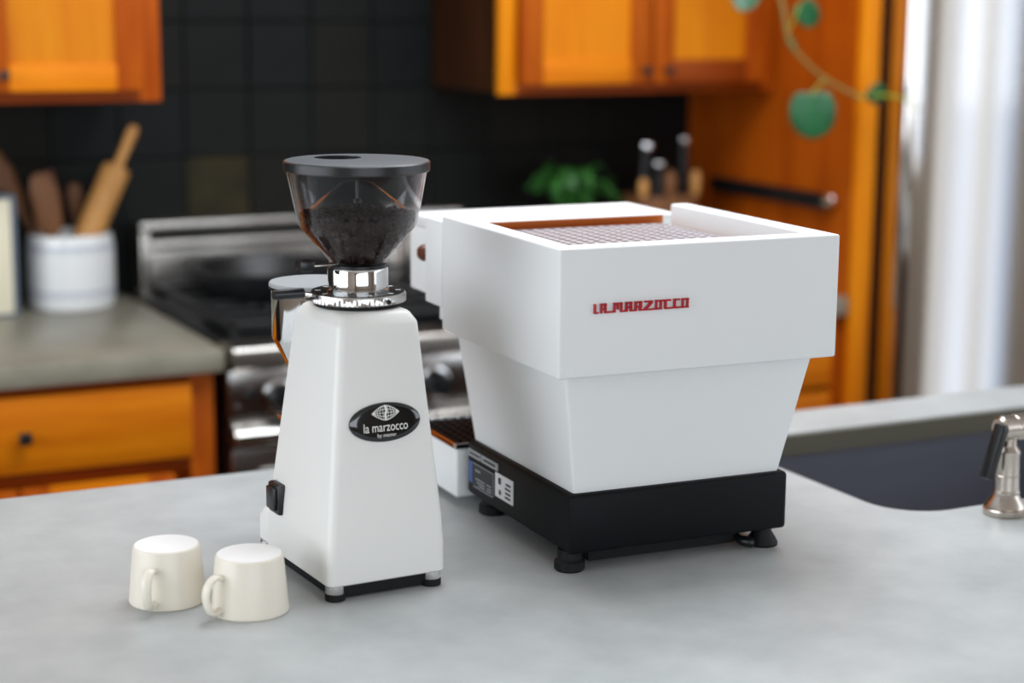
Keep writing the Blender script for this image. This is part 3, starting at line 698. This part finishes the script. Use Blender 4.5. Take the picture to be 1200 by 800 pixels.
for x in (-.058, .058):
    for y in (-.0815, .108):
        ft = part('foot', 'chrome', gr, lathe, [(.0102, .0075), (.0108, .0085), (.0108, .0165), (.010, .0175)], (x, y, 0), 28)
        part('foot_pad', 'rubber', ft, lathe, [(.0105, 0), (.0112, .001), (.0112, .0075)], (x, y, 0), 28)
sw = part('power_switch', 'plastic', gr, bx, -.0735, -.056, .040, .072, .064, .099, .003)
boxp('rocker', 'plastic', sw, -.0775, -.073, .044, .068, .069, .095, .002)
boxp('front_plate', 'chrome', gr, -.036, .046, .0845, .0925, .066, .23, .001)
# adjusting ring, collar, gate
AX = (.0118, .006, 0)
part('ring_seat', 'rubber', gr, lathe, [(.047, .3043), (.049, .3055), (.049, .3085)], AX, 48)
def ringf(bm):
    prof = [(.0505, .3083), (.0535, .3095), (.0535, .3175), (.052, .3195), (.036, .3196)]
    seg = 120; rings = []
    for i, (r, z) in enumerate(prof):
        rings.append([((r-(.0011 if (k % 2 and i in (1, 2)) else 0))*cos(2*pi*k/seg)+.0118, (r-(.0011 if (k % 2 and i in (1, 2)) else 0))*sin(2*pi*k/seg)+.006, z) for k in range(seg)])
    loft(bm, rings)
rg_ = part('adjusting_ring', 'steel', gr, ringf)
part('ring_face', 'plastic', rg_, lathe, [(.034, .3196), (.034, .3203), (.0515, .3203), (.052, .3196)], AX, 56, 'z', False, False)
bm = bmesh.new()
for k in range(10):
    a = 2*pi*k/10+.2; obox(bm, (.0445*cos(a)+.0118, .0445*sin(a)+.006, .3204), (cos(a), sin(a), 0), (-sin(a), cos(a), 0), (0, 0, 1), .003, .0016, .0002)
obj('ring_mark', bm, 'print', rg_)
a = radians(-78); part('set_screw', 'plastic', rg_, lathe, [(.0026, -.0005), (.0026, .0005)], (.0534*cos(a)+.0138, .0534*sin(a)+.006, .3135), 12, 'y')
bm = bmesh.new(); tube(bm, [(-.036, .012, .3165), (-.052, .014, .3200)], .0024, 10); rod = obj('lever_rod', bm, 'chrome', rg_)
bm = bmesh.new(); tube(bm, [(-.0495, .0138, .3200), (-.051, .0138, .3200), (-.083, .0165, .3200), (-.0855, .0168, .3200)], [.0045, .0058, .0058, .0042], 14); obj('lever_grip', bm, 'plastic', rg_)
part('collar', 'chrome', gr, lathe, [(.0345, .3195), (.0345, .3225), (.0332, .323), (.0332, .3255), (.0337, .3258), (.0337, .3445), (.0328, .3465), (.031, .3465)], AX, 56)
part('hopper_neck', 'plastic', gr, lathe, [(.0318, .3463), (.0318, .3500), (.029, .3502)], AX, 48)
gt = part('gate_slide', 'steel', gr, bx, -.046, -.015, -.002, .012, .3502, .3522, .0006)
boxp('gate_knob', 'plastic', gt, -.060, -.044, -.006, .014, .346, .3575, .002)
# hopper
def clear_mat():
    m = bpy.data.materials.new('clear_plastic'); m.use_nodes = True; nt = m.node_tree; nt.nodes.remove(nt.nodes['Principled BSDF'])
    out = nt.nodes['Material Output']; tr = nt.nodes.new('ShaderNodeBsdfTransparent'); gl = nt.nodes.new('ShaderNodeBsdfGlossy'); mx = nt.nodes.new('ShaderNodeMixShader'); fr_ = nt.nodes.new('ShaderNodeMath'); lw = nt.nodes.new('ShaderNodeLayerWeight'); pw = nt.nodes.new('ShaderNodeMath')
    tr.inputs[0].default_value = (.95, .945, .95, 1); gl.inputs['Roughness'].default_value = .03; 
    pw.operation = 'POWER'; pw.inputs[1].default_value = 3.2; nt.links.new(lw.outputs['Facing'], pw.inputs[0])
    fr_.operation = 'MULTIPLY_ADD'; fr_.inputs[1].default_value = .8; fr_.inputs[2].default_value = .015; nt.links.new(pw.outputs[0], fr_.inputs[0])
    nt.links.new(fr_.outputs[0], mx.inputs[0]); nt.links.new(tr.outputs[0], mx.inputs[1]); nt.links.new(gl.outputs[0], mx.inputs[2]); nt.links.new(mx.outputs[0], out.inputs[0])
    return m
M['clear'] = clear_mat()
HP = [(.0295, .3468), (.0305, .3505), (.0325, .355), (.0635, .3905), (.0658, .3955), (.078, .4525)]
part('hopper', 'clear', gr, lathe, HP+[(r-.0022, z) for r, z in HP[::-1]], AX, 72, 'z', False, False)
part('finger_guard', 'clear', gr, lathe, [(.052, .4105), (.053, .412), (.018, .4395), (.006, .442)], AX, 56, 'z', False, True)
bm = bmesh.new(); tube(bm, [(.0118, .006, .4415), (.0118, .006, .418)], .0017, 8); lathe(bm, [(0, .411), (.004, .413), (.0052, .417), (.004, .421), (0, .4225)], AX, 16, 'z', False, False); obj('guard_screw', bm, 'plastic', gr)
def lidf(bm):
    lathe(bm, [(.0765, .4518), (.079, .452), (.08, .4535), (.08, .462), (.079, .4635), (.0765, .4642)], AX, 80, 'z', True, False)
    L1 = [bm.verts.new((AX[0]+.0765*cos(2*pi*k/80), AX[1]+.0765*sin(2*pi*k/80), .4642)) for k in range(80)]
    L2 = [bm.verts.new((AX[0]-.008+.0265*cos(2*pi*k/40), AX[1]+.034+.0265*sin(2*pi*k/40), .4642)) for k in range(40)]
    es = [bm.edges.new((l[i], l[(i+1) % len(l)])) for l in (L1, L2) for i in range(len(l))]
    bmesh.ops.triangle_fill(bm, use_beauty=True, edges=es)
    L3 = [bm.verts.new((v.co.x, v.co.y, .4545)) for v in L2]
    for i in range(40): bm.faces.new((L2[i], L2[(i+1) % 40], L3[(i+1) % 40], L3[i]))
    bmesh.ops.remove_doubles(bm, verts=bm.verts, dist=1e-6)
ld = part('hopper_lid', 'lidgrey', gr, lidf)
part('lid_band', 'plastic', ld, lathe, [(.0794, .4522), (.0806, .4532), (.0806, .4622), (.0794, .4632)], AX, 80, 'z', False, False)
part('grip_recess', 'rubber', ld, lathe, [(.0264, .4635), (.0258, .455), (.0, .4548)], (AX[0]-.008, AX[1]+.034, 0), 40, 'z', False, False)
# doser
DC = (.0105, .127, 0)
ds = part('doser', 'chrome', gr, lathe, [(.016, .19), (.02, .192), (.0485, .2465), (.05, .251), (.05, .3085), (.049, .3095)], DC, 56)
part('doser_lid', 'silver', ds, lathe, [(.0515, .3085), (.0525, .3095), (.0525, .3125), (.0515, .314), (.047, .3148), (0, .3152)], DC, 56, 'z', True, False)
part('doser_rim', 'rubber', ds, lathe, [(.0502, .3055), (.0528, .3062), (.0528, .3092), (.0502, .3094)], DC, 56, 'z', False, False)
boxp('doser_throat', 'chrome', ds, -.024, .024, .06, .085, .245, .3)
bm = bmesh.new(); bx(bm, -.03, -.022, .09, .15, .15, .158, .002); bx(bm, .022, .03, .09, .15, .15, .158, .002); bx(bm, -.03, .03, .09, .097, .14, .16, .001); obj('portafilter_fork', bm, 'steel', gr)
# badge on the back of the grinder
nz = Vector((0, -1, .13)).normalized(); uz = Vector((0, .13, 1)).normalized()
yb = -.0905+(.1885-.08)*(.027/.2)
BM = Matrix(((1, uz.x, nz.x, .0048), (0, uz.y, nz.y, yb), (0, uz.z, nz.z, .1885), (0, 0, 0, 1)))
bm = bmesh.new(); R = []
for s_, z in ((1, -.001), (1, .0012), (.985, .0022), (.94, .0030), (.8, .0036), (.5, .0041), (.2, .0043)):
    R.append([(.0425*s_*cos(2*pi*k/64), .0213*s_*sin(2*pi*k/64), z) for k in range(64)])
loft(bm, R, False, True); bm.transform(BM); bd = obj('badge', bm, 'badge', gr)
def dome(x, y):
    q = sqrt((x/.0425)**2+(y/.0213)**2)
    T = ((0, .0043), (.2, .0043), (.5, .0041), (.8, .0036), (.94, .003), (1, .002))
    for (a_, za), (b_, zb) in zip(T, T[1:]):
        if q <= b_: return za+(zb-za)*(q-a_)/(b_-a_)
    return .0015
def emboss(bm, name):
    for v in bm.verts: v.co.z = dome(v.co.x, v.co.y)+.00012+max(0, v.co.z)*.5
    bm.transform(BM); return obj(name, bm, 'print', bd)
def center(bm, x, y, w_=None, h_=None):
    xs = [v.co.x for v in bm.verts]; ys = [v.co.y for v in bm.verts]
    sx = w_/(max(xs)-min(xs)); cx = (max(xs)+min(xs))/2; sy = h_/(max(ys)-min(ys)); cy = (max(ys)+min(ys))/2
    for v in bm.verts: v.co.x = (v.co.x-cx)*sx+x; v.co.y = (v.co.y-cy)*sy+y
t1 = text_bm('la marzocco', .01); center(t1, -.0005, -.0047, .0525, .0098); emboss(t1, 'badge_name')
t2 = text_bm('by mazzer', .006); center(t2, .0005, -.0143, .0225, .0052); emboss(t2, 'badge_subtitle')
def strip(bm, pts, wd):
    for (a_, b_), (c_, d_) in zip(pts, pts[1:]):
        dx_, dy_ = c_-a_, d_-b_; l_ = sqrt(dx_*dx_+dy_*dy_) or 1; nx, ny = -dy_/l_*wd/2, dx_/l_*wd/2
        bm.faces.new([bm.verts.new(p) for p in ((a_-nx, b_-ny, .0002), (c_-nx, d_-ny, .0002), (c_+nx, d_+ny, .0002), (a_+nx, b_+ny, .0002))])
e_ = bmesh.new(); ex, ey, ew, eh = 0, .0103, .0158, .0079
def em_edge(t, k=1): # outline: oval drawn out to points at both sides
    x = ew*t; return x, eh*k*(1-abs(t)**1.5)**.9 if abs(t) < 1 else 0
for k in (1, -1, .5, -.5, 0):
    strip(e_, [(ex+em_edge(t/16, 1)[0], ey+em_edge(t/16, 1)[1]*k) for t in range(-16, 17)], .0009 if abs(k) == 1 else .0006)
for k in (-.8, -.62, -.42, -.2, .2, .42, .62, .8):
    strip(e_, [(ex+ew*k*(1-.22*(abs(j)/4)**2), ey+em_edge(k)[1]*j/4) for j in range(-4, 5)], .0006)
strip(e_, [(ex, ey-.0072), (ex-.0006, ey-.002), (ex+.0012, ey+.002), (ex, ey+.0076)], .0026)
for s_ in (-1, 1): strip(e_, [(ex+s_*ew*.82, ey), (ex+s_*ew*1.02, ey)], .0022)
emboss(e_, 'badge_emblem')
# beans inside the hopper
def beans(bm):
    rb = random.Random(11)
    def hr(z): # inner radius
        for (r0, z0), (r1, z1) in zip(HP[1:], HP[2:]):
            if z <= z1: return r0+(r1-r0)*(z-z0)/(z1-z0)-.0024
        return .06
    prof = [(.024, .3515), (.0295, .358), (.0565, .389), (.0575, .396), (.0555, .402), (.03, .404), (0, .4045)]
    lathe(bm, [(r*.93, z) for r, z in prof], (0, 0, 0), 32, 'z', True, False)
    def bean(p, n):
        n = Vector(n).normalized(); t = n.orthogonal().normalized(); t = Matrix.Rotation(rb.uniform(0, 2*pi), 3, n) @ t; b = n.cross(t)
        a_, b_, c_ = .0060*rb.uniform(.88, 1.1), .0043*rb.uniform(.9, 1.1), .0029
        R = []
        for i in range(1, 5):
            ph = pi*i/5
            R.append([Vector(p)+t*a_*-cos(ph)+(b*b_*cos(q)+n*c_*sin(q))*sin(ph) for q in [2*pi*k/8 for k in range(8)]])
        loft(bm, R)
    for i in range(760):
        z = .353+(.403-.353)*rb.random()**.75; r = hr(z)-.0030; q = rb.uniform(0, 2*pi)
        sl = Vector((cos(q), sin(q), -.75 if z < .391 else -.2)) + Vector((rb.uniform(-.5, .5), rb.uniform(-.5, .5), rb.uniform(-.5, .5)))
        bean((r*cos(q), r*sin(q), z), sl)
    for i in range(330):
        r = .058*sqrt(rb.random()); q = rb.uniform(0, 2*pi)
        bean((r*cos(q), r*sin(q), .4045+rb.uniform(-.001, .0018)), (rb.uniform(-.6, .6), rb.uniform(-.6, .6), 1))
cbn = part('coffee_beans', 'bean', None, beans)
cbn.location = Matrix.Rotation(.05, 3, 'Z') @ Vector(AX) + Vector((-.178, .157, 0)); cbn.scale = (1, 1, 1.006); cbn['kind'] = 'stuff'
tag(cbn, 'dark roasted coffee beans filling the clear grinder hopper', 'coffee beans')

# ------------------------------------------------------------------ cups, upside down
RG, FWD = Vector((.895, -.4455, 0)), Vector((.4455, .895, 0))
def coffee_cup(loc, hd, label):
    c = thing('coffee_cup', label, 'cup', loc, 0, None); c.scale = (1.04, 1.04, 1.06)
    part('cup_body', 'cup', c, lathe, [(.0372, .0022), (.0385, .0), (.0398, .0008), (.0400, .003), (.0392, .008), (.0348, .0555), (.0338, .0582), (.0325, .0592), (.0312, .0588), (.0312, .0535), (.0365, .006)], (0, 0, 0), 56, 'z', False, False)
    part('cup_base', 'cupraw', c, lathe, [(.0315, .0565), (.0325, .0593), (.0314, .0598), (.0, .0600)], (0, 0, 0), 56, 'z', True, False)
    d = hd.normalized(); sd = Vector((-d.y, d.x, 0)); pts = []
    for x, z in [(p[0], p[1]) for p in spline([(.0345, .0405, 0), (.045, .0425, 0), (.0540, .034, 0), (.0555, .022, 0), (.051, .010, 0), (.045, .0068, 0), (.0375, .009, 0)], 5)]:
        pts.append((x, z))
    bm = bmesh.new(); R = []
    for i, (x, z) in enumerate(pts):
        a_, b_ = pts[max(i-1, 0)], pts[min(i+1, len(pts)-1)]
        t = Vector((b_[0]-a_[0], b_[1]-a_[1])).normalized(); n = Vector((-t.y, t.x))
        R.append([d*(x+n.x*.0032*sin(q))+Vector((0, 0, z+n.y*.0032*sin(q)))+sd*.0056*cos(q) for q in [2*pi*k/12 for k in range(12)]])
    loft(bm, R); obj('handle', bm, 'cup', c)
coffee_cup((-.395, .150, 0), RG*-.2-FWD*.98, 'upturned cream ceramic cup standing farther from the grinder')
coffee_cup((-.325, .081, 0), RG*-.68-FWD*.73, 'upturned cream ceramic cup standing right beside the grinder')
